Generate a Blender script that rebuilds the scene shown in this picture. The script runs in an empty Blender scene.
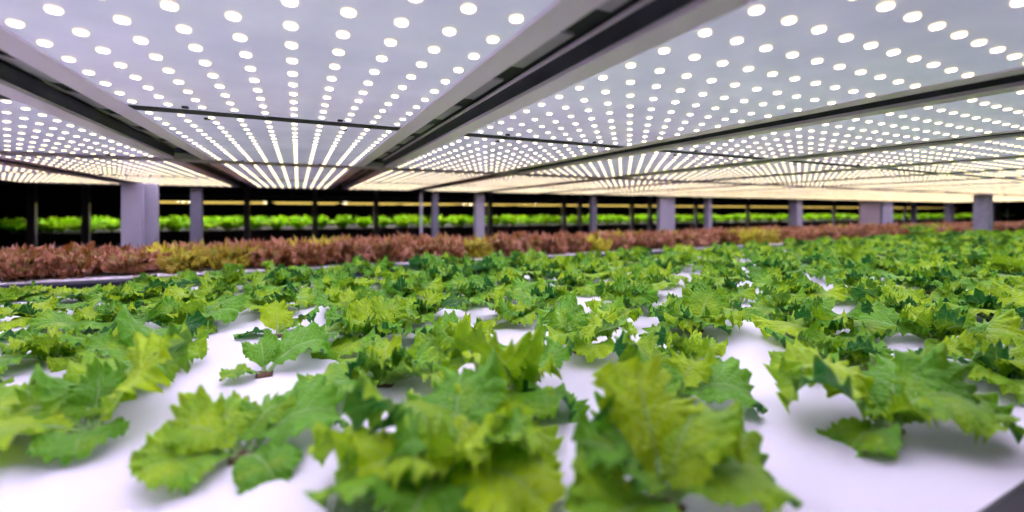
import bpy, bmesh, math, random
from math import sin, cos, pi, radians as R
from mathutils import Vector, Matrix, noise
random.seed(7)
SC = bpy.context.scene
COL = SC.collection
H = 0.185          # eye to lamp panels
h = 0.25           # eye to raft
EYE = 1.25
ZB = EYE - h       # top of the white rafts
ZC = EYE + H       # underside of the lamp panels
F = 439.0
FW = (sin(R(26.0)), cos(R(26.0))); RT = (FW[1], -FW[0])

def proj(x, y, z=0.0):
    d = x*FW[0] + y*FW[1]; r = x*RT[0] + y*RT[1]
    if d <= 0.01: return (-9999, 9999, d)
    return (512 + F*r/d, 212 + F*(EYE-z)/d, d)
def x_at(u, y):
    t = (u-512)/F
    return y*(FW[0]+RT[0]*t)/(FW[1]+RT[1]*t)

# ------------------------------------------------------------------ helpers
def link(o, parent=None):
    COL.objects.link(o)
    if parent is not None: o.parent = parent
    return o
def tag(o, label=None, cat=None, group=None, kind=None):
    if label: o['label'] = label
    if cat: o['category'] = cat
    if group: o['group'] = group
    if kind: o['kind'] = kind
    return o
def empty(name, loc, rz=0.0):
    o = bpy.data.objects.new(name, None); o.empty_display_size = 0.05
    o.location = loc; o.rotation_euler = (0, 0, rz); COL.objects.link(o); return o
class MB:
    def __init__(s): s.v = []; s.f = []; s.m = []
    def box(s, x0, x1, y0, y1, z0, z1, m=0):
        b = len(s.v)
        s.v += [(x0,y0,z0),(x1,y0,z0),(x1,y1,z0),(x0,y1,z0),(x0,y0,z1),(x1,y0,z1),(x1,y1,z1),(x0,y1,z1)]
        for q in ((0,3,2,1),(4,5,6,7),(0,1,5,4),(1,2,6,5),(2,3,7,6),(3,0,4,7)):
            s.f.append([b+i for i in q]); s.m.append(m)
        return s
    def prism_x(s, prof, x0, x1, m=0):   # closed (y,z) profile swept along x
        b = len(s.v); n = len(prof)
        s.v += [(x0,p[0],p[1]) for p in prof] + [(x1,p[0],p[1]) for p in prof]
        for i in range(n):
            j = (i+1) % n
            s.f.append([b+i, b+j, b+n+j, b+n+i]); s.m.append(m)
        s.f.append([b+i for i in range(n)][::-1]); s.m.append(m)
        s.f.append([b+n+i for i in range(n)]); s.m.append(m)
        return s
    def prism_z(s, prof, z0, z1, m=0):
        b = len(s.v); n = len(prof)
        s.v += [(p[0],p[1],z0) for p in prof] + [(p[0],p[1],z1) for p in prof]
        for i in range(n):
            j = (i+1) % n
            s.f.append([b+i, b+j, b+n+j, b+n+i]); s.m.append(m)
        s.f.append([b+i for i in range(n)][::-1]); s.m.append(m)
        s.f.append([b+n+i for i in range(n)]); s.m.append(m)
        return s
    def cyl(s, x, y, z0, z1, r0, r1, n=12, m_side=0, m_lo=0, m_hi=0):
        b = len(s.v)
        for z, r in ((z0, r0), (z1, r1)):
            s.v += [(x+r*cos(2*pi*i/n), y+r*sin(2*pi*i/n), z) for i in range(n)]
        for i in range(n):
            j = (i+1) % n
            s.f.append([b+i, b+j, b+n+j, b+n+i]); s.m.append(m_side)
        s.f.append([b+i for i in range(n)][::-1]); s.m.append(m_lo)
        s.f.append([b+n+i for i in range(n)]); s.m.append(m_hi)
        return s
    def mesh(s, name, mats, smooth=False, bevel=0.0):
        me = bpy.data.meshes.new(name); me.from_pydata(s.v, [], s.f)
        for m in (mats if isinstance(mats, (list, tuple)) else [mats]): me.materials.append(m)
        me.polygons.foreach_set('material_index', s.m)
        if bevel:
            bm = bmesh.new(); bm.from_mesh(me)
            bmesh.ops.recalc_face_normals(bm, faces=bm.faces)
            bmesh.ops.bevel(bm, geom=bm.edges[:], offset=bevel, segments=1, affect='EDGES', clamp_overlap=True)
            bm.to_mesh(me); bm.free()
        if smooth: me.polygons.foreach_set('use_smooth', [True]*len(me.polygons))
        me.update(); return me
    def build(s, name, mats, parent=None, bevel=0.0, smooth=False):
        return link(bpy.data.objects.new(name, s.mesh(name, mats, smooth, bevel)), parent)

# ------------------------------------------------------------------ materials
def newmat(name):
    m = bpy.data.materials.new(name); m.use_nodes = True
    nt = m.node_tree; nt.nodes.clear()
    out = nt.nodes.new('ShaderNodeOutputMaterial')
    return m, nt, out
def N(nt, t, **kw):
    n = nt.nodes.new(t)
    for k, v in kw.items():
        if k.startswith('i_'):
            n.inputs[k[2:].replace('_', ' ')].default_value = v
        else: setattr(n, k, v)
    return n
def mth(nt, op, a, b=None, clamp=False):
    n = nt.nodes.new('ShaderNodeMath'); n.operation = op; n.use_clamp = clamp
    for i, q in enumerate((a, b)):
        if q is None: continue
        if isinstance(q, (int, float)): n.inputs[i].default_value = q
        else: nt.links.new(q, n.inputs[i])
    return n.outputs[0]
def mixc(nt, f, a, b, mode='MIX'):
    n = nt.nodes.new('ShaderNodeMix'); n.data_type = 'RGBA'; n.blend_type = mode
    for i, q in ((0, f), (6, a), (7, b)):
        if isinstance(q, (int, float)): n.inputs[i].default_value = q
        elif isinstance(q, tuple): n.inputs[i].default_value = (*q, 1) if len(q) == 3 else q
        else: nt.links.new(q, n.inputs[i])
    return n.outputs[2]
def surf(name, col, rough=0.5, metal=0.0, var=0.12, scale=8.0, bump=0.0, col2=None, spec=0.5, stretch=None):
    m, nt, out = newmat(name)
    p = N(nt, 'ShaderNodeBsdfPrincipled'); nt.links.new(p.outputs[0], out.inputs[0])
    p.inputs['Roughness'].default_value = rough; p.inputs['Metallic'].default_value = metal
    p.inputs['Specular IOR Level'].default_value = spec
    tc = N(nt, 'ShaderNodeTexCoord'); src = tc.outputs['Object']
    if stretch:
        mp = N(nt, 'ShaderNodeMapping'); mp.inputs['Scale'].default_value = stretch
        nt.links.new(src, mp.inputs[0]); src = mp.outputs[0]
    no = N(nt, 'ShaderNodeTexNoise'); no.inputs['Scale'].default_value = scale; no.inputs['Detail'].default_value = 5
    nt.links.new(src, no.inputs['Vector'])
    c2 = col2 or tuple(c*(1-var) for c in col)
    f = mth(nt, 'MULTIPLY_ADD', no.outputs[0], 2.2); nt.nodes[-1].inputs[2].default_value = -0.6; nt.nodes[-1].use_clamp = True
    nt.links.new(mixc(nt, f, col, c2), p.inputs['Base Color'])
    if bump:
        b = N(nt, 'ShaderNodeBump'); b.inputs['Strength'].default_value = bump; b.inputs['Distance'].default_value = 0.002
        nt.links.new(no.outputs[0], b.inputs['Height']); nt.links.new(b.outputs[0], p.inputs['Normal'])
    return m
def emis(name, col, s):
    m, nt, out = newmat(name)
    e = N(nt, 'ShaderNodeEmission'); e.inputs[0].default_value = (*col, 1); e.inputs[1].default_value = s
    nt.links.new(e.outputs[0], out.inputs[0]); return m

M = {}
M['raft'] = surf('white_foam', (0.90,0.865,0.95), 0.55, var=0.03, scale=5, bump=0.08)
M['plate'] = surf('lamp_cover_added_glow', (0.56,0.55,0.68), 0.20, var=0.0, scale=5.0, col2=(0.90,0.86,0.98), spec=0.6)
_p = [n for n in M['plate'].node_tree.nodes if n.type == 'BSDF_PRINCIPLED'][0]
_p.inputs['Emission Color'].default_value = (0.60, 0.56, 0.92, 1); _p.inputs['Emission Strength'].default_value = 0.26  # weak glow added to the covers, standing in for missing bounce light
M['flange'] = surf('white_steel', (0.96,0.78,1.0), 0.40, var=0.05, scale=6)
M['web'] = surf('dark_steel', (0.085,0.085,0.115), 0.35, var=0.4, scale=20, metal=0.3)
M['tray'] = surf('cable_tray_steel', (0.42,0.36,0.44), 0.5, var=0.2, scale=10)
M['black'] = surf('black_plastic', (0.014,0.014,0.020), 0.5, spec=0.25, var=0.4, scale=12)
M['blackm'] = surf('black_matt', (0.022,0.022,0.026), 0.7, var=0.4, scale=5)
M['rim'] = surf('navy_plastic', (0.040,0.038,0.075), 0.33, var=0.3, scale=9)
M['crossbeam'] = surf('grey_steel', (0.52,0.44,0.54), 0.5, var=0.2, scale=10)
M['post'] = surf('galvanised_steel', (0.52,0.49,0.62), 0.45, var=0.12, scale=9, metal=0.1)
M['post_mid'] = surf('weathered_steel', (0.32,0.31,0.40), 0.5, var=0.3, scale=25, metal=0.1)
M['post_dark'] = surf('dull_steel', (0.22,0.21,0.29), 0.5, var=0.15, scale=9, metal=0.1)
M['duct'] = surf('brown_panel', (0.42,0.33,0.34), 0.6, var=0.1, scale=4)
M['floor'] = surf('dark_concrete', (0.05,0.05,0.055), 0.7, var=0.3, scale=3)
M['wall'] = surf('dark_wall', (0.03,0.03,0.033), 0.8, var=0.3, scale=1.5)
M['led'] = emis('led_face', (1.0,0.895,1.20), 56.0)
M['ledside'] = emis('led_side', (1.0,0.78,0.40), 3.2)
M['ledfar'] = emis('far_led_face', (1.0,0.93,0.85), 22.0)
M['ledfarside'] = emis('far_led_side', (1.0,0.70,0.16), 0.85)
M['sponge'] = surf('growing_sponge', (0.16,0.085,0.05), 0.95, var=0.6, scale=120, bump=0.6)

def leafmat(name, top, top2, back, back2, rib, edge=None, edge2=None, trans=0.33, gloss=0.36, edge_w=(0.35, 0.95), ns=22):
    m, nt, out = newmat(name); L = nt.links
    uv = N(nt, 'ShaderNodeUVMap'); uv.uv_map = 'flat'
    uv2 = N(nt, 'ShaderNodeUVMap'); uv2.uv_map = 'rad'
    sp = N(nt, 'ShaderNodeSeparateXYZ'); L.new(uv.outputs[0], sp.inputs[0])
    sr = N(nt, 'ShaderNodeSeparateXYZ'); L.new(uv2.outputs[0], sr.inputs[0])
    oi = N(nt, 'ShaderNodeObjectInfo'); geo = N(nt, 'ShaderNodeNewGeometry')
    tc = N(nt, 'ShaderNodeTexCoord')
    no = N(nt, 'ShaderNodeTexNoise'); no.inputs['Scale'].default_value = ns; no.inputs['Detail'].default_value = 3
    L.new(tc.outputs['Object'], no.inputs['Vector'])
    f = mth(nt, 'ADD', mth(nt, 'MULTIPLY', no.outputs[0], 2.2), mth(nt, 'MULTIPLY', oi.outputs['Random'], 0.8))
    f = mth(nt, 'ADD', f, mth(nt, 'MULTIPLY', sr.outputs[1], 1.2))
    f = mth(nt, 'SUBTRACT', f, 1.7, True)
    ct = mixc(nt, f, top, top2); cb = mixc(nt, f, back, back2)
    c = mixc(nt, geo.outputs['Backfacing'], ct, cb)
    ax = mth(nt, 'ABSOLUTE', mth(nt, 'SUBTRACT', sp.outputs[0], 0.5))
    if edge:
        n3 = N(nt, 'ShaderNodeTexNoise'); n3.inputs['Scale'].default_value = 60; L.new(tc.outputs['Object'], n3.inputs['Vector'])
        rr = mth(nt, 'ADD', sr.outputs[0], mth(nt, 'MULTIPLY', mth(nt, 'SUBTRACT', n3.outputs[0], 0.5), 1.5))
        mr = N(nt, 'ShaderNodeMapRange'); mr.interpolation_type = 'SMOOTHSTEP'
        mr.inputs[1].default_value = edge_w[0]; mr.inputs[2].default_value = edge_w[1]; L.new(rr, mr.inputs[0])
        ce = mixc(nt, f, edge, edge2)
        c = mixc(nt, mr.outputs[0], c, ce)
    # ribs
    rib1 = mth(nt, 'SUBTRACT', 1.0, mth(nt, 'DIVIDE', ax, 0.022), True)
    sv = mth(nt, 'SINE', mth(nt, 'MULTIPLY', mth(nt, 'SUBTRACT', sp.outputs[1], mth(nt, 'MULTIPLY', ax, 0.9)), 46.0))
    sv = mth(nt, 'MULTIPLY', mth(nt, 'SUBTRACT', sv, 0.86, True), 2.8)
    rib_f = mth(nt, 'MAXIMUM', mth(nt, 'MULTIPLY', rib1, 0.75), sv, True)
    rib_f = mth(nt, 'MULTIPLY', rib_f, mth(nt, 'SUBTRACT', 1.15, sr.outputs[0], True))
    c = mixc(nt, rib_f, c, rib)
    bp = N(nt, 'ShaderNodeBump'); bp.inputs['Strength'].default_value = 0.9; bp.inputs['Distance'].default_value = 0.003
    n2 = N(nt, 'ShaderNodeTexVoronoi'); n2.inputs['Scale'].default_value = 26; n2.feature = 'SMOOTH_F1'; L.new(uv.outputs[0], n2.inputs['Vector'])
    hh = mth(nt, 'SUBTRACT', mth(nt, 'MULTIPLY', rib_f, -0.6), mth(nt, 'MULTIPLY', n2.outputs[0], 1.2))
    L.new(hh, bp.inputs['Height'])
    p = N(nt, 'ShaderNodeBsdfPrincipled'); L.new(c, p.inputs['Base Color']); p.inputs['Roughness'].default_value = gloss
    p.inputs['Specular IOR Level'].default_value = 0.35
    L.new(bp.outputs[0], p.inputs['Normal'])
    tr = N(nt, 'ShaderNodeBsdfTranslucent'); L.new(mixc(nt, 0.65, c, (1.0, 1.0, 0.15), 'MULTIPLY'), tr.inputs[0])
    gm = N(nt, 'ShaderNodeGamma'); gm.inputs[1].default_value = 0.8
    L.new(mixc(nt, 0.65, c, (1.0,1.0,0.15), 'MULTIPLY'), gm.inputs[0]); L.new(gm.outputs[0], tr.inputs[0])
    L.new(bp.outputs[0], tr.inputs['Normal'])
    mx = N(nt, 'ShaderNodeMixShader'); mx.inputs[0].default_value = trans
    L.new(p.outputs[0], mx.inputs[1]); L.new(tr.outputs[0], mx.inputs[2]); L.new(mx.outputs[0], out.inputs[0])
    return m
M['green'] = leafmat('green_leaf', (0.018,0.15,0.035), (0.28,0.53,0.012), (0.14,0.40,0.02), (0.45,0.66,0.012), (0.44,0.66,0.26))
M['red'] = leafmat('red_leaf', (0.24,0.24,0.02), (0.46,0.42,0.03), (0.30,0.25,0.06), (0.50,0.36,0.06), (0.5,0.4,0.15),
                   (0.27,0.085,0.022), (0.66,0.31,0.24), trans=0.30, gloss=0.42, edge_w=(0.30,0.90), ns=55)
M['mixed'] = leafmat('olive_leaf', (0.30,0.38,0.02), (0.60,0.62,0.02), (0.38,0.44,0.03), (0.62,0.58,0.03), (0.5,0.5,0.15),
                   (0.50,0.36,0.05), (0.75,0.70,0.08), trans=0.35, gloss=0.5)
M['far'] = leafmat('far_green_leaf', (0.16,0.45,0.01), (0.40,0.75,0.01), (0.28,0.6,0.01), (0.5,0.8,0.01), (0.4,0.6,0.1))

# ------------------------------------------------------------------ leaves
def tri(x):
    x = (x/(2*pi)) % 1.0
    return 1 - 4*abs(x-0.5)
def leaf_data(seed, Ln=0.10, W=0.085, phi0=60, phi1=-10, ruf=0.010, teeth=22, NT=190, NR=11, lobe=0.06, tooth=0.034, krs=(3, 4, 5), frill=0.50, cup=0.25, twist=0.0):
    rnd = random.Random(seed)
    p1, p2, p3, p4 = [rnd.uniform(0, 2*pi) for _ in range(4)]
    lo = rnd.choice((5, 6, 7)); kr = rnd.choice(krs); W *= rnd.uniform(0.85, 1.15)
    side = rnd.uniform(-0.25, 0.25)
    yc = 0.60*Ln
    V = []; UV = []; RD = []; Fc = []
    # centreline table
    NS = 60; tab = [(0.0, 0.0, R(phi0))]; fx_ = fz_ = 0.0
    for i in range(1, NS+1):
        s = i/NS*1.15
        ph = R(phi0 + (phi1-phi0)*(s**1.25))
        fx_ += cos(ph)*1.15*Ln/NS; fz_ += sin(ph)*1.15*Ln/NS
        tab.append((fx_, fz_, ph))
    def place(a, b, n):
        s = max(0.0, b/(1.15*Ln))*NS; i = min(NS-1, int(s)); t = s-i
        A = tab[i]; B = tab[i+1]
        fw = A[0]+(B[0]-A[0])*t; up = A[1]+(B[1]-A[1])*t; ph = A[2]+(B[2]-A[2])*t
        tw = twist*(b/Ln)
        ax, an = a*cos(tw)-n*sin(tw), a*sin(tw)+n*cos(tw)
        return (fw - sin(ph)*an, ax + side*0.25*b*b/Ln, up + cos(ph)*an)
    def add(a, b, n, r):
        V.append(place(a, b, n)); UV.append((a/Ln+0.5, b/Ln)); RD.append((r, rnd_leaf))
    rnd_leaf = rnd.random()
    add(0, yc, 0, 0)
    for k in range(1, NR+1):
        r = (k/NR)**0.85
        for j in range(NT):
            th = 2*pi*j/NT
            base = (1-cos(th))/2
            w = 1 - 0.42*base**1.5
            lob = lobe*sin(lo*th+p1)*(r**2)
            tt = tooth*(0.9*tri(teeth*th+p2+1.6*sin(3*th+p3))+0.6*sin((teeth*0.55)*th+p4))*(r**6)*(1-0.75*base**2)
            nn = 0.10*noise.noise((cos(th)*2+seed*3.1, sin(th)*2, 1.7))*r*r
            rr = r*(1+(lob+nn)*(1-0.6*base)+tt)
            a = W/2*rr*sin(th)*w
            b = yc + (0.42 if cos(th) > 0 else 0.47)*Ln*rr*cos(th)
            n = cup*abs(a)*(1-0.3*r) - cup*0.8*abs(a)*(b/Ln)*0.9
            amp = ruf*(1-0.8*base**2)
            n += amp*(r**2.2)*sin(kr*th+p3) + frill*amp*(r**4.5)*sin((2*kr+11)*th+p4+1.2*sin(3*th+p2)) + 0.45*frill*amp*(r**7)*sin((5*kr+19)*th+p1+sin(2*th+p4))
            n += 0.009*r*noise.noise((a*45+seed, b*45, 3.3))
            add(a, b, n, r)
    def vid(k, j): return 0 if k == 0 else 1+(k-1)*NT+(j % NT)
    for j in range(NT): Fc.append((0, vid(1, j+1), vid(1, j)))
    for k in range(1, NR):
        for j in range(NT): Fc.append((vid(k, j), vid(k, j+1), vid(k+1, j+1), vid(k+1, j)))
    # petiole : a fleshy half round strip
    b0 = len(V); PN = 7
    for i in range(PN+1):
        b = 0.45*Ln*i/PN; wd = 0.0050*(1-0.55*i/PN)*(Ln/0.1)
        for q in range(6):
            an = 2*pi*q/6
            V.append(place(wd*cos(an), b, -0.0012+0.55*wd*sin(an))); UV.append((0.5, b/Ln)); RD.append((0.0, rnd_leaf))
    for i in range(PN):
        for q in range(6):
            A = b0+i*6+q; B = b0+i*6+(q+1) % 6
            Fc.append((A, B, B+6, A+6))
    return V, Fc, UV, RD
def mesh_from(name, V, Fc, UV, RD, mat):
    me = bpy.data.meshes.new(name); me.from_pydata(V, [], Fc); me.materials.append(mat)
    for nm, D in (('flat', UV), ('rad', RD)):
        l = me.uv_layers.new(name=nm); buf = []
        for lp in me.loops: buf += D[lp.vertex_index]
        l.data.foreach_set('uv', buf)
    me.polygons.foreach_set('use_smooth', [True]*len(me.polygons)); me.update()
    return me
def xform(data, rz, s=1.0, loc=(0,0,0), tilt=0.0):
    V, Fc, UV, RD = data
    Mx = Matrix.Translation(loc) @ Matrix.Rotation(rz, 4, 'Z') @ Matrix.Rotation(tilt, 4, 'Y') @ Matrix.Scale(s, 4)
    return [tuple(Mx @ Vector(v)) for v in V], Fc, UV, RD
def merge(parts):
    V = []; Fc = []; UV = []; RD = []
    for (v, f, u, r) in parts:
        b = len(V); V += v; UV += u; RD += r; Fc += [tuple(b+i for i in q) for q in f]
    return V, Fc, UV, RD

# green leaf library: three age classes
rl = random.Random(11)
OUT = [leaf_data(100+i, 0.116, 0.112, rl.uniform(28, 54), rl.uniform(-45, 5), rl.uniform(0.008, 0.014), rl.choice((24,27,31)), cup=rl.uniform(0.1,0.45), twist=rl.uniform(-0.6,0.6)) for i in range(9)]
MID = [leaf_data(200+i, 0.100, 0.100, rl.uniform(58, 78), rl.uniform(-50, 35), rl.uniform(0.009, 0.016), rl.choice((24,27,31)), cup=rl.uniform(0.2,0.6), twist=rl.uniform(-0.7,0.7)) for i in range(8)]
INN = [leaf_data(300+i, 0.072, 0.062, rl.uniform(60, 80), rl.uniform(-30, 50), rl.uniform(0.008, 0.012), 21, NT=130, NR=9, cup=rl.uniform(0.0,0.35), frill=0.55, lobe=0.05, tooth=0.03) for i in range(5)]
mO = [mesh_from('leaf', *d, M['green']) for d in OUT]
mM = [mesh_from('leaf', *d, M['green']) for d in MID]
mI = [mesh_from('leaf', *d, M['green']) for d in INN]
def lettuce_spec(rnd, nO=4, nM=3, nI=2):
    a0 = rnd.uniform(0, 2*pi); sp = []
    for i in range(nO): sp.append(('O', rnd.randrange(9), a0 + 2*pi*i/nO + rnd.uniform(-0.35, 0.35), rnd.uniform(0.8, 1.15), rnd.uniform(-0.1, 0.18)))
    a0 += 0.6
    for i in range(nM): sp.append(('M', rnd.randrange(8), a0 + 2*pi*i/nM + rnd.uniform(-0.35, 0.35), rnd.uniform(0.7, 1.02), rnd.uniform(-0.12, 0.12)))
    for i in range(nI): sp.append(('I', rnd.randrange(5), a0 + 0.5 + 2*pi*i/nI, rnd.uniform(0.8, 1.2), 0))
    return sp
LIBD = {'O': OUT, 'M': MID, 'I': INN}; LIBM = {'O': mO, 'M': mM, 'I': mI}
FOL = []
for i in range(9):
    sp = lettuce_spec(random.Random(900+i), 4, 4, 6)
    FOL.append(mesh_from('foliage', *merge([xform(LIBD[k][j], rz, s, (0,0,0.004), t) for (k, j, rz, s, t) in sp]), M['green']))
plug = MB()
plug.box(-0.012, 0.012, -0.012, 0.012, -0.018, 0.005)
plug_me = plug.mesh('growing_plug', M['sponge'], bevel=0.002)

# ------------------------------------------------------------------ ordinals for labels
ONES = ['', 'first', 'second', 'third', 'fourth', 'fifth', 'sixth', 'seventh', 'eighth', 'ninth', 'tenth', 'eleventh', 'twelfth', 'thirteenth',
        'fourteenth', 'fifteenth', 'sixteenth', 'seventeenth', 'eighteenth', 'nineteenth']
TENS = {20: ('twentieth', 'twenty'), 30: ('thirtieth', 'thirty'), 40: ('fortieth', 'forty'), 50: ('fiftieth', 'fifty'), 60: ('sixtieth', 'sixty'),
        70: ('seventieth', 'seventy'), 80: ('eightieth', 'eighty'), 90: ('ninetieth', 'ninety'), 100: ('hundredth', 'hundred')}
def ordn(n):
    if n < 20: return ONES[n]
    t = n//10*10
    return TENS[t][0] if n % 10 == 0 else TENS[t][1] + '-' + ONES[n % 10]

# ------------------------------------------------------------------ the setting
def struct(name, mb, m): return tag(mb.build(name, m), kind='structure')
struct('floor', MB().box(-8, 34, -3, 19, -0.1, 0), M['floor'])
struct('ceiling', MB().box(-8, 34, -3, 19, 3.4, 3.5), M['wall'])
struct('wall_back', MB().box(-8, 34, 19, 19.1, 0, 3.4), M['wall'])
struct('wall_front', MB().box(-8, 34, -3.1, -3, 0, 3.4), M['wall'])
struct('wall_left', MB().box(-8.1, -8, -3, 19, 0, 3.4), M['wall'])
struct('wall_right', MB().box(34, 34.1, -3, 19, 0, 3.4), M['wall'])

# ------------------------------------------------------------------ beds
X0, X1 = -2.6, 11.5
def bed(y0, y1, label, raft_label, x0=X0, x1=X1, front='plain', zb=ZB, group=None):
    b = empty('grow_bed', ((x0+x1)/2, (y0+y1)/2, 0)); ox, oy = b.location[0], b.location[1]
    tag(b, label, 'plant bed')
    def P(name, mb, m, **k):
        mb.v = [(v[0]-ox, v[1]-oy, v[2]) for v in mb.v]; return mb.build(name, m, b, **k)
    t = 0.028
    if front == 'step':
        P('front_rim', MB().prism_x([(y0-0.012, zb-0.055), (y0, zb-0.062), (y0+t, zb-0.062), (y0+t, zb+0.002), (y0+0.004, zb+0.002), (y0-0.004, zb-0.006), (y0-0.004, zb-0.040), (y0-0.012, zb-0.046)], x0, x1), M['rim'])
    else:
        P('front_rim', MB().prism_x([(y0, zb-0.085), (y0+t, zb-0.085), (y0+t, zb+0.004), (y0+0.020, zb+0.012), (y0+0.006, zb+0.010), (y0, zb+0.002)], x0, x1), M['black'])
    P('back_rim', MB().prism_x([(y1-t, zb-0.085), (y1, zb-0.085), (y1, zb-0.002), (y1-0.006, zb+0.004), (y1-t+0.006, zb+0.004), (y1-t, zb-0.002)], x0, x1), M['rim'])
    P('tank', MB().box(x0, x1, y0, y1, zb-0.11, zb-0.085), M['black'])
    P('end_rim', MB().box(x0, x0+t, y0+t, y1-t, zb-0.085, zb-0.001), M['black'])
    P('end_rim', MB().box(x1-t, x1, y0+t, y1-t, zb-0.085, zb-0.001), M['black'])
    k = 0; x = x0+0.6
    while x < x1:
        P('leg', MB().box(x-0.03, x+0.03, y0+0.05, y0+0.11, 0, zb-0.11), M['post_dark'])
        P('leg', MB().box(x-0.03, x+0.03, y1-0.11, y1-0.05, 0, zb-0.11), M['post_dark'])
        x += 2.4
    r = MB().box(x0+t, x1-t, y0+t, y1-t, zb-0.085, zb).build('foam_raft', M['raft'], bevel=0.002)
    tag(r, raft_label, 'foam raft')
    return b
NY0, NY1 = 0.128, 1.815
RY0, RY1 = 2.085, 2.86
bed(NY0, NY1, 'black-rimmed plant bed across the foreground under the frilly green lettuces', 'white foam raft filling the foreground bed between the green lettuces')
bed(RY0, RY1, 'navy-rimmed plant bed holding the red lettuces behind the foreground bed', 'white foam raft showing as a thin strip under the red lettuces', front='step')

# ------------------------------------------------------------------ green lettuces in the near bed
cand = []
for i in range(-7, 62):
    x = (-0.2 + 0.65*i)*h
    y0 = (3.05 if i % 2 == 0 else 2.60)
    for k in range(-3, 7):
        y = (y0 + 0.98*k)*h
        if y < 0.21 or y > NY1-0.06: continue
        u, v, d = proj(x, y, ZB)
        if d < 0.22 or u < -100 or u > 1115 or v > 585: continue
        cand.append((i, k, x, y, u, v, d))
rows = {}
for c in cand: rows.setdefault(round(c[3], 2), []).append(c)
#SPEC_BEGIN
def LF(txt): return [(q[0], int(q[1]), R(float(q.split(',')[1])), float(q.split(',')[2]), float(q.split(',')[3])) for q in txt.split()]
SPECIAL = {
 (4,-2): (LF('M0,140,1.3,0 M3,105,1.25,0 O2,-28,1.1,-.15 M5,-50,1.15,0 M1,15,1.05,0 O8,185,.8,.1 I0,60,1,0 I2,240,.9,0'), 1.0, 'frilly green lettuce nearest the right corner, broad leaves either side of its brown plug'),
 (2,-2): (LF('M2,75,1.14,-.1 O4,-22,.95,-.1 M4,165,1.0,0 M6,110,1.0,0 O1,200,.9,0 M7,20,1.05,-.2 I1,0,1.2,0 I3,130,1.2,0'), 1.0, 'frilly green lettuce at the bottom edge right of centre with a tall upright leaf'),
 (2,-1): (LF('O5,232,1.1,.1 M2,205,1.2,0 M0,150,1.1,0 M6,60,1.0,0 O3,285,.85,.1 M4,350,.9,0 I0,100,1,0 I4,280,1,0'), 1.05, 'frilly green lettuce near the bottom centre with one big leaf hanging towards the camera'),
 (1,-1): (LF('O0,150,1.0,0 O6,190,.95,.1 O3,235,.9,0 O7,300,.9,.1 O2,0,.95,0 M1,60,1.1,0 M5,115,1.15,0 M3,200,.95,0 M7,330,.9,0 I1,30,1.2,0 I3,180,1.1,0 I2,270,1.1,0'), 1.06, 'fullest frilly green lettuce at the bottom edge, just left of the picture centre'),
 (0,-1): (LF('O1,205,.72,.05 O8,300,.65,.1 O4,15,.95,-.05 M3,120,.75,0 M6,170,.8,0 I0,60,1,0'), 1.0, 'flat open green lettuce at the bottom left with leaves spread low over the raft'),
 (-1,0): (LF('O7,200,.95,.1 M6,55,1.25,0 O5,280,.7,.1 O3,150,.9,0 M2,0,1.15,0 M0,110,1.0,0 I3,90,1,0'), 1.0, 'frilly green lettuce at the far left bottom with its brown plug showing below'),
 (-1,1): (LF('O2,268,1.3,0 O6,150,1.0,0 M1,20,1.0,0 M5,90,1.1,0 M7,200,.9,0 O0,330,.8,0'), 1.0, 'frilly green lettuce at left with one long leaf drooping towards the camera'),
 (0,0): (LF('O6,25,.95,-.05 O5,195,.5,.1 M4,100,.7,0'), 0.95, 'sparse small green lettuce at left with its square brown plug fully exposed'),
 (0,1): (LF('O3,40,.8,-.05 O8,160,.7,.1 M2,100,.75,0 M0,60,.7,0'), 0.95, 'small green lettuce behind the sparse one, its pale brown plug showing'),
 (3,-1): (LF('O4,-30,1.0,0 M5,75,1.05,0 M3,140,.8,0 M6,185,.7,0 I0,200,1.2,0 I2,0,1.1,0 I4,100,1.3,0'), 1.0, 'curly green lettuce right of centre reaching one long leaf to the right'),
 (3,0): (LF('M7,-45,1.1,0 M1,100,1.1,0 O7,255,.85,0 M3,200,1.0,0 M5,30,.9,0 I1,0,1.2,0 I3,150,1.2,0'), 1.0, 'dense dark green curly lettuce in the middle left of the open white raft patch'),
 (4,-1): (LF('M5,100,.8,0 M2,200,.7,0 O0,20,.7,0 O3,160,.6,0 I0,0,1,0 I4,180,1,0'), 0.9, 'small curly green lettuce right of the open white raft patch'),
 (4,0): (LF('M1,60,.8,0 M7,-10,.8,0 O5,130,.6,0 I0,0,1.1,0 I2,200,1.1,0'), 0.9, 'small green lettuce behind the open white raft patch, dark plug at its left'),
}
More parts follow.
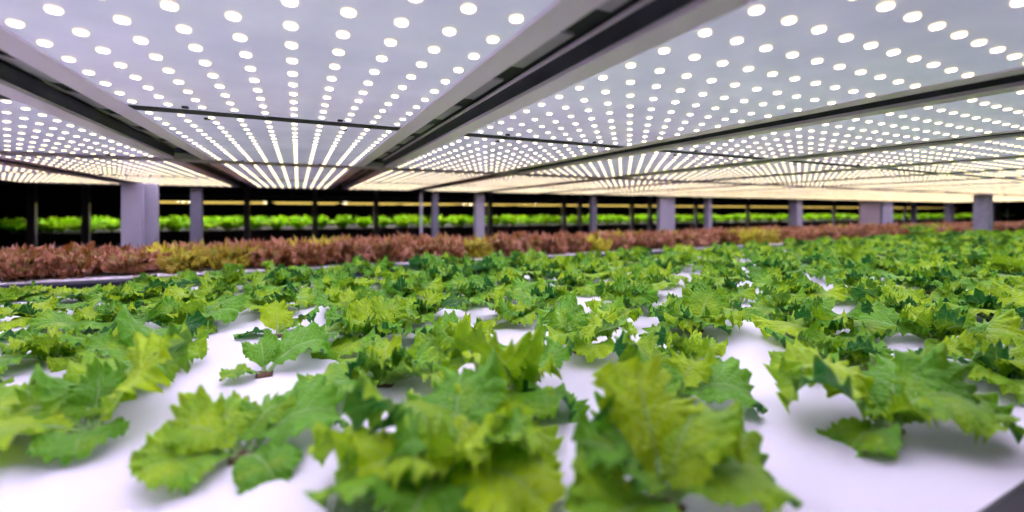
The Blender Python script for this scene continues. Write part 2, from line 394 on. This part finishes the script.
#SPEC_END
ysorted = sorted(rows)
for ri, yy in enumerate(ysorted):
    cs = sorted(rows[yy], key=lambda c: c[4]); n = 0
    for c in cs:
        i, k, x, y, u, v, d = c
        rnd = random.Random(i*131+k*17+5)
        jx, jy = rnd.uniform(-0.016, 0.016), rnd.uniform(-0.016, 0.016)
        vis = -25 < u < 1049
        if vis: n += 1
        far = d > 1.75
        col_ = rnd.random()
        if far:
            lab = 'small frilly green lettuce in crowded far part, %s row from front, %s from left' % (ordn(ri+1), ordn(max(n, 1)))
        elif vis:
            lab = 'frilly green lettuce on white raft, %s row from front, %s from left' % (ordn(ri+1), ordn(n))
        else:
            lab = 'frilly green lettuce just past the picture edge, %s row, %s side' % (ordn(ri+1), 'left' if u < 0 else 'right')
        s = rnd.uniform(0.78, 1.06) * (1.08 if d > 1.3 else 0.92 if d < 0.8 else 1.0)
        spec = None
        if (i, k) in SPECIAL:
            spec, s, lb = SPECIAL[(i, k)]
            if lb: lab = lb
        t = empty('green_lettuce', (x+jx, y+jy, ZB), 0 if spec else rnd.uniform(0, 2*pi))
        t.scale = (s, s, s*(1.0 if y < 1.2 or u > 200 else 0.78))
        tag(t, lab, 'lettuce', 'frilly green lettuces in the foreground bed')
        if d > 1.30 and not spec:
            fo = link(bpy.data.objects.new('foliage', FOL[rnd.randrange(9)]), t)
        else:
            for (kk, j, rz, ls, tl) in (spec or lettuce_spec(rnd, rnd.choice((4,4,5)), rnd.choice((3,3,4)), 4)):
                lf = link(bpy.data.objects.new('leaf', LIBM[kk][j]), t)
                lf.location = (0.004*cos(rz), 0.004*sin(rz), 0.003); lf.rotation_euler = (0, tl, rz); lf.scale = (ls,)*3
        link(bpy.data.objects.new('growing_plug', plug_me), t)

# ------------------------------------------------------------------ red lettuces
def red_plant(seed, mat, name):
    rnd = random.Random(seed); parts = []
    for ring, (n, ph0, ph1, Ln, W) in enumerate(((8, 50, -30, 0.080, 0.075), (9, 64, -45, 0.100, 0.075), (9, 76, -60, 0.118, 0.070), (7, 84, -60, 0.125, 0.06))):
        a0 = rnd.uniform(0, 6.28)
        for i in range(n):
            ld = leaf_data(seed*50+ring*10+i, Ln, W, ph0+rnd.uniform(-8, 8), ph1+rnd.uniform(-20, 20), rnd.uniform(0.014, 0.024),
                           23, NT=96, NR=6, lobe=0.10, tooth=0.06, krs=(4, 5, 6, 7), frill=0.8, cup=rnd.uniform(-0.1, 0.3), twist=rnd.uniform(-0.5, 0.5))
            parts.append(xform(ld, a0+2*pi*i/n+rnd.uniform(-.25, .25), rnd.uniform(0.8, 1.1), (0, 0, 0.003)))
    return mesh_from(name, *merge(parts), mat)
RED = [red_plant(40+i, M['red'], 'red_lettuce') for i in range(6)]
MIX = [red_plant(60+i, M['mixed'], 'olive_lettuce') for i in range(3)]
DKG = [red_plant(70, M['green'], 'dark_green_lettuce')]
yellow_u = [(150, 232), (318, 340), (468, 486), (596, 618), (738, 770)]
for r_i, y in enumerate((RY0+0.185, RY0+0.335, RY0+0.48, RY0+0.64)):
    x = -1.75 + (0.085 if r_i % 2 else 0.0); n = 0
    xmax = 4.02*y + 0.15 if r_i < 3 else 9.0
    sp = 0.165
    while x < min(xmax, 11.2):
        rnd = random.Random(int(x*1000)+r_i*77)
        px, py = x+rnd.uniform(-.015, .015), y+rnd.uniform(-.015, .015)
        u, v, d = proj(px, py, ZB); x += sp
        if u < -40 or u > 1040: continue
        n += 1
        kind = 'red'
        if r_i < 2 and any(a <= u <= b for a, b in yellow_u): kind = 'mixed'
        elif rnd.random() < 0.05: kind = 'mixed'
        if r_i <= 1 and 900 < u < 928: kind = 'dark'
        me = rnd.choice(RED if kind == 'red' else MIX if kind == 'mixed' else DKG)
        o = link(bpy.data.objects.new({'red': 'red_lettuce', 'mixed': 'olive_lettuce', 'dark': 'dark_green_lettuce'}[kind], me))
        o.location = (px, py, ZB); o.rotation_euler = (0, 0, rnd.uniform(0, 6.28))
        s = rnd.uniform(0.92, 1.14) * (1.12 if 225 < u < 400 and r_i < 2 else 1.0)
        o.scale = (s*0.97, s*0.97, s*(1.14 if u < 210 else 1.24))
        rown = ('front row', 'second row', 'third row', 'back row')[r_i]
        cw = {'red': 'curly reddish lettuce', 'mixed': 'curly yellow-olive lettuce', 'dark': 'dark green curly lettuce'}[kind]
        tag(o, '%s, %s of red lettuce bed, %s from the left' % (cw, rown, ordn(n)), 'lettuce', 'curly lettuces in the red lettuce bed')

# ------------------------------------------------------------------ overhead: channels, panels, lamps
PIT = 3.38*H; CX = -0.165*H; GW = 0.43*H; FWd = 0.20*H
def overhead_channel(gx, y0, y1, label):
    t = empty('overhead_channel', (gx, (y0+y1)/2, ZC)); oy = (y0+y1)/2
    a, b = y0-oy, y1-oy; g = GW/2; e = 0.20*H
    tag(t, label, 'steel channel', 'white-edged steel channels between the lamp panels')
    MB().box(-g-FWd, -g, a, b, -0.001, 0.006).build('flange', M['flange'], t, bevel=0.0008)
    MB().box(g, g+FWd, a, b, -0.001, 0.006).build('flange', M['flange'], t, bevel=0.0008)
    MB().box(-g-0.002, -g, a, b, 0.006, e).box(g, g+0.002, a, b, 0.006, e).build('web', M['web'], t)
    MB().box(-g, g, a, b, e, 0.042).build('top_plate', M['blackm'], t)
    rn = MB(); y = a+0.03
    while y+0.14 < b:
        rn.box(-g+0.002, g*0.55, y, y+0.135, e-0.006, e-0.002); y += 0.205
    rn.box(-g+0.002, -g+0.008, a+.02, b-.02, e-0.006, e-0.002)
    rn.build('cable_tray', M['tray'], t)
    MB().box(g-0.006, g-0.0005, a, b, e-0.009, e-0.005).build('cable', M['flange'], t)
def lamp_panel(cx, y0, y1, ny, label, detail=True):
    t = empty('lamp_panel', (cx, (y0+y1)/2, ZC)); L2 = (y1-y0)/2; w = 1.28*H
    tag(t, label, 'lamp panel', 'LED lamp panels over the beds')
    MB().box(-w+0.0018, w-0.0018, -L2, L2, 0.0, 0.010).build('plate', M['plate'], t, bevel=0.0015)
    MB().box(-w*0.8, w*0.8, -L2*0.9, L2*0.9, 0.010, 0.042).build('housing', M['flange'], t)
    cy = (y0+y1)/2
    pos = [((i-4.5)*0.262*H, -L2 + (k+0.5)*2*L2/ny - 0.04*H) for i in range(10) for k in range(ny)]
    pos.sort(key=lambda p: (cx+p[0])**2 + (cy+p[1])**2 if proj(cx+p[0], cy+p[1], ZC)[1] > -12 and proj(cx+p[0], cy+p[1], ZC)[2] > 0.1 else 99)
    near = min(math.hypot(cx+p[0], cy+p[1]) for p in pos) < 1.5 and y0 < 1.2
    rest = pos
    if near:
        for p in pos[:100]:
            o = link(bpy.data.objects.new('lamp', LAMP), t); o.location = (p[0], p[1], 0)
        rest = pos[100:]
    mb = MB()
    for p in rest: led(mb, p[0], p[1], 12 if near else 10)
    o = mb.build('lamps', [M['led'], M['ledside']], t); o['kind'] = 'stuff'
    if y1 < 15.35*H and not (10*H > y1 > 9*H):
        MB().box(-w*0.985, w*0.985, L2+0.0015, L2+0.0355, -0.0012, 0.006).build('gap_shade_strip', M['blackm'], t)  # black bar standing in for the shade in the open gap between panels
    if detail:
        for sx in (-0.62, 0.45):
            MB().box(sx*w-0.005, sx*w+0.005, L2-0.034, L2-0.026, -0.004, 0).build('clip', M['blackm'], t, bevel=0.001)
            MB().box(sx*w+0.012, sx*w+0.022, -L2+0.026, -L2+0.034, -0.004, 0).build('clip', M['blackm'], t, bevel=0.001)
def led(mb, x, y, n=12):
    b = len(mb.v)
    for z, r in ((0.0003, 0.0058), (-0.0018, 0.0053), (-0.0018, 0.0048), (-0.0009, 0.0046)):
        mb.v += [(x+r*cos(2*pi*i/n), y+r*sin(2*pi*i/n), z) for i in range(n)]
    for k in range(3):
        for i in range(n):
            j = (i+1) % n; mb.f.append([b+k*n+i, b+k*n+n+i, b+k*n+n+j, b+k*n+j]); mb.m.append(1)
    mb.f.append([b+3*n+i for i in range(n)][::-1]); mb.m.append(0)
_m = MB(); led(_m, 0, 0, 14); LAMP = _m.mesh('lamp', [M['led'], M['ledside']])
A1 = (0.0*H+0.01, 10.12*H); A2 = (10.72*H, 20.3*H)
cuts = [(0.40*H, 5.25*H, 16), (5.45*H, 10.10*H, 15), (10.76*H, 15.27*H, 15), (15.47*H, 20.28*H, 16)]
nm = ['first', 'second', 'third', 'fourth']
for ri, (y0, y1, ny) in enumerate(cuts):
    n = 0
    for k in range(-4, 26):
        cx = CX + PIT*k
        us = [proj(cx+sx*1.28*H, yy, ZC) for sx in (-1, 1) for yy in (max(y0, 0.25), y1)]
        if all(q[0] < 0 for q in us) or all(q[0] > 1024 or q[2] < 0 for q in us): continue
        if cx > 11 or cx < -2.4: continue
        n += 1
        lamp_panel(cx, y0, y1, ny, 'white LED lamp panel overhead, %s row back, %s panel from left' % (ordn(ri+1), ordn(n)), detail=k < 6)
for ai, (y0, y1) in enumerate((A1, A2)):
    n = 0
    for k in range(-4, 18):
        gx = CX + PIT*(k+0.5)
        if gx < -2.4 or gx > 11: continue
        us = [proj(gx, yy, ZC) for yy in (max(y0, 0.25), y1)]
        if all(q[0] < 0 for q in us) or all(q[0] > 1024 or q[2] < 0 for q in us): continue
        n += 1
        overhead_channel(gx, y0, y1, 'dark channel between lamp panels over the %s, %s from left' % (('foreground bed', 'red lettuce bed')[ai], ordn(n)))
cb = MB().box(X0, X1, 10.12*H, 10.72*H, ZC-0.002, ZC+0.02).build('cross_beam', M['crossbeam'], bevel=0.002)
tag(cb, 'long grey cross beam overhead between the foreground bed lamps and the red bed lamps', 'beam')
cb = MB().box(X0, 9.6, 20.3*H, 20.3*H+0.05, ZC-0.012, ZC+0.10).build('cross_beam', M['blackm'], bevel=0.002)
tag(cb, 'black cross beam along the back ends of the lamp panels above the red lettuces', 'beam')
# the deck of the tier above
MBt = MB().box(X0, X1, 0.0, 20.3*H, ZC+0.042, ZC+0.08).build('tier_deck', M['blackm'])
tag(MBt, 'black underside of the next growing tier above the lamp panels', 'shelf deck')

# ------------------------------------------------------------------ posts
def post(u0, u1, y, mat, label, dep=0.05, z1=ZC+0.04, shape='C', cat='post', name='rack_post'):
    xa, xb = x_at(u0, y), x_at(u1, y); w = xb-xa
    t = empty(name, ((xa+xb)/2, y, 0)); tag(t, label, cat, None)
    a = w/2; k = min(0.010, a*0.25)
    if shape == 'C':
        pr = [(-a, 0), (a, 0), (a, dep), (a*0.45, dep), (a*0.45, dep-k*0.6), (a-k, dep-k*0.6), (a-k, k*0.6), (-a+k, k*0.6), (-a+k, dep-k*0.6), (-a*0.45, dep-k*0.6), (-a*0.45, dep), (-a, dep)]
        MB().prism_z(pr, 0.01, z1).build('column', mat, t)
    else:
        MB().box(-a, a, 0, dep, 0.01, z1).build('column', mat, t, bevel=0.004)
    MB().box(-a-0.03, a+0.03, -0.03, dep+0.03, 0, 0.01).build('foot_plate', M['post_dark'], t)
    return t
PY = 20.3*H + 0.06
post(121, 142, PY-0.35, M['post'], 'widest pale lavender steel post at the far left', 0.05, ZC+0.0)
post(144, 157, PY-0.25, M['post'], 'pale steel post right behind the widest left post', 0.05, ZC+0.0)
post(190, 202, PY, M['post_dark'], 'dull grey steel post, second group from the left')
post(420, 422.6, PY, M['post'], 'very thin pale pole left of the picture centre', 0.012)
post(432.5, 438.5, PY, M['post_dark'], 'slim grey post just right of the very thin pole')
post(476, 484.5, PY, M['post'], 'pale narrow post with dark left side just left of centre', 0.06)
post(592, 597, PY, M['post_dark'], 'slim dark grey post right of centre, standing alone')
post(660, 675, PY, M['post'], 'broad pale post with dark left edge right of centre', 0.05)
post(708.5, 712, PY, M['post'], 'slim post, half dark half pale, right of the broad pale post', 0.07)
post(797, 802.5, PY, M['post'], 'post with a dark left face and pale front left of the brown panel', 0.12)
post(860, 880, PY+0.02, M['duct'], 'wide brownish upright panel standing behind the red lettuces', 0.02, shape='B', name='upright_panel', cat='panel')
post(883, 893, PY, M['post'], 'pale post touching the right side of the brown panel', 0.05)
post(914, 917, PY+0.3, M['post_dark'], 'thin dark post right of the brown panel', 0.05)
post(949, 954, PY, M['post'], 'pale post left of the big grey front post at the right', 0.07)
post(996, 1001, PY, M['post'], 'pale post at the far right behind the big grey front post', 0.07)
xn = x_at(983, 2.02)
t = empty('rack_post', (xn, 2.02, 0)); tag(t, 'big grey steel post at the right rising from behind the green lettuces', 'post')
MB().prism_z([(-.06,-.058),(.06,-.058),(.06,.058),(.03,.058),(.03,.048),(.048,.048),(.048,-.046),(-.048,-.046),(-.048,.048),(-.03,.048),(-.03,.058),(-.06,.058)], 0.01, ZC-0.002).build('column', M['post_mid'], t)
MB().box(-.09, .09, -.06, .06, 0, 0.01).build('foot_plate', M['post_dark'], t)

# ------------------------------------------------------------------ far rack
FY0, FY1 = 7.0, 9.4
FX0, FX1 = -3.1, 30.0
fb = empty('far_grow_bed', (13.4, 8.2, 0)); tag(fb, 'black plant bed across the dark background under the bright green far lettuces', 'plant bed')
def FP(name, mb, m, **k):
    mb.v = [(v[0]-13.4, v[1]-8.2, v[2]) for v in mb.v]; return mb.build(name, m, fb, **k)
FP('front_rim', MB().prism_x([(FY0, ZB-0.10), (FY0+.03, ZB-0.10), (FY0+.03, ZB+0.0), (FY0+.01, ZB+0.005), (FY0, ZB)], FX0, FX1), M['black'])
FP('back_rim', MB().box(FX0, FX1, FY1-.03, FY1, ZB-0.1, ZB+.005), M['black'])
FP('tank', MB().box(FX0, FX1, FY0, FY1, ZB-0.14, ZB-0.10), M['black'])
x = FX0+0.5
while x < FX1:
    FP('leg', MB().box(x-.04, x+.04, FY0+.1, FY0+.18, 0, ZB-.14), M['post_dark'])
    FP('leg', MB().box(x-.04, x+.04, FY1-.18, FY1-.1, 0, ZB-.14), M['post_dark']); x += 3.0
r = MB().box(FX0, FX1, FY0+.03, FY1-.03, ZB-.10, ZB-.01).build('far_foam_raft', M['blackm'])
tag(r, 'dark raft holding the bright green lettuces in the far bed', 'foam raft')
# tier above the far bed
ut = empty('far_upper_tier', (13.4, 8.2, 0)); tag(ut, 'dark upper tier of the far rack above the yellow lamp strips', 'rack tier')
def UP(name, mb, m, **k):
    mb.v = [(v[0]-13.4, v[1]-8.2, v[2]) for v in mb.v]; return mb.build(name, m, ut, **k)
UP('front_beam', MB().prism_x([(FY0-.02, ZC-.045), (FY0+.03, ZC-.045), (FY0+.03, ZC+.12), (FY0-.02, ZC+.12)], FX0, FX1), M['blackm'])
UP('added_lamp_screen', MB().box(FX0, -1.6, FY0-.04, FY0-.022, ZC-.075, ZC+.1), M['blackm'])  # dark panel added to hide the extra lamp panel at the far left
UP('upper_beam', MB().box(FX0, FX1, FY0-.01, FY0+.04, ZC+.20, ZC+.55), M['blackm'])
UP('rail', MB().box(FX0, FX1, FY0-.03, FY0-.02, ZC+.02, ZC+.045), M['post_dark'])
UP('deck', MB().box(FX0, FX1, FY0, FY1, ZC+.03, ZC+.06), M['blackm'])
n = 0
x = -2.72
while x < 22:
    w = 1.05; n += 1
    t = empty('far_lamp_panel', (x+w/2, 8.2, ZC)); tag(t, 'yellow-lit lamp panel of the far rack, %s from the left' % ordn(n), 'lamp panel', 'lamp panels of the far rack')
    MB().box(-w/2, w/2, -1.15, 1.15, 0, 0.02).build('plate', M['flange'], t)
    for yy in (-0.95, -0.55, -0.15, 0.25, 0.65, 1.05):
        MB().box(-w/2+.02, w/2-.02, yy-.03, yy-.026, -0.034, 0.0, 0).box(-w/2+.02, w/2-.02, yy+.026, yy+.03, -0.034, 0.0, 0).box(-w/2+.02, w/2-.02, yy-.026, yy+.026, -0.02, -0.001, 1).build('lamp_bar', [M['ledfarside'], M['ledfar']], t)
    x += w + random.Random(n).choice((0.12, 0.12, 0.30))
# far lettuces
def far_plant(seed):
    rnd = random.Random(seed); parts = []
    for ring, (nn, ph0, ph1, Ln, W) in enumerate(((6, 52, 20, 0.17, 0.15), (5, 72, 50, 0.19, 0.14))):
        a0 = rnd.uniform(0, 6.28)
        for i in range(nn):
            ld = leaf_data(seed*50+ring*10+i, Ln, W, ph0, ph1+rnd.uniform(-15, 15), 0.02, 11, NT=28, NR=3, cup=0.3)
            parts.append(xform(ld, a0+2*pi*i/nn+rnd.uniform(-.2, .2), rnd.uniform(0.85, 1.1)))
    return mesh_from('far_green_lettuce', *merge(parts), M['far'])
FAR = [far_plant(80+i) for i in range(4)]
for r_i, y in enumerate((FY0+0.18, FY0+0.46, FY0+0.74)):
    x = -0.43*y - 0.2 + 0.14*(r_i % 2); n = 0
    while x < 4.0*y*0.93:
        rnd = random.Random(int(x*999)+r_i)
        u, v, d = proj(x, y, ZB)
        if -10 < u < 1034:
            n += 1
            o = link(bpy.data.objects.new('far_green_lettuce', rnd.choice(FAR))); o.location = (x+rnd.uniform(-.03,.03), y, ZB-.01)
            s = rnd.uniform(.9, 1.15); o.scale = (s,)*3; o.rotation_euler = (0, 0, rnd.uniform(0, 6.28))
            tag(o, 'bright green lettuce in the far bed, %s row, %s from left' % (ordn(r_i+1), ordn(n)), 'lettuce', 'bright green lettuces in the far bed')
        x += 0.30 + 0.012*max(0, x)
# uprights of the far rack
far_posts = [32, 86, 247, 315, 376, 490, 564, 580, 632, 650, 696, 748, 834, 905, 1008]
for i, u in enumerate(far_posts):
    y = FY0-0.09
    xc = x_at(u, y); t = empty('far_rack_post', (xc, y, 0))
    tag(t, 'dark slim upright of the far rack, %s from the left' % ordn(i+1), 'post', 'uprights of the far rack')
    MB().prism_z([(-.035,-.03),(.035,-.03),(.035,.03),(.015,.03),(.015,.02),(.025,.02),(.025,-.02),(-.025,-.02),(-.025,.02),(-.015,.02),(-.015,.03),(-.035,.03)], 0.01, 2.4).build('column', M['post_dark'], t)
    MB().box(-.06, .06, -.05, .05, 0, .01).build('foot_plate', M['blackm'], t)

# ------------------------------------------------------------------ world, camera, view
w = bpy.data.worlds.new('World'); SC.world = w; w.use_nodes = True
w.node_tree.nodes['Background'].inputs[0].default_value = (0.5, 0.5, 0.6, 1)
w.node_tree.nodes['Background'].inputs[1].default_value = 0.02
cam = bpy.data.cameras.new('camera'); co = bpy.data.objects.new('camera', cam); COL.objects.link(co)
co.location = (0, 0, EYE); co.rotation_euler = (R(90), 0, -math.atan2(FW[0], FW[1]))
cam.sensor_width = 36; cam.lens = 36*F/1024; cam.shift_y = -44/1024; cam.clip_start = 0.01; cam.clip_end = 100
cam.dof.use_dof = True; cam.dof.focus_distance = 0.92; cam.dof.aperture_fstop = 1.65
SC.camera = co
SC.view_settings.view_transform = 'Standard'; SC.view_settings.look = 'None'
SC.view_settings.exposure = 0.43; SC.view_settings.gamma = 1.0; SC.view_settings.use_curve_mapping = False
print('green', len(cand))
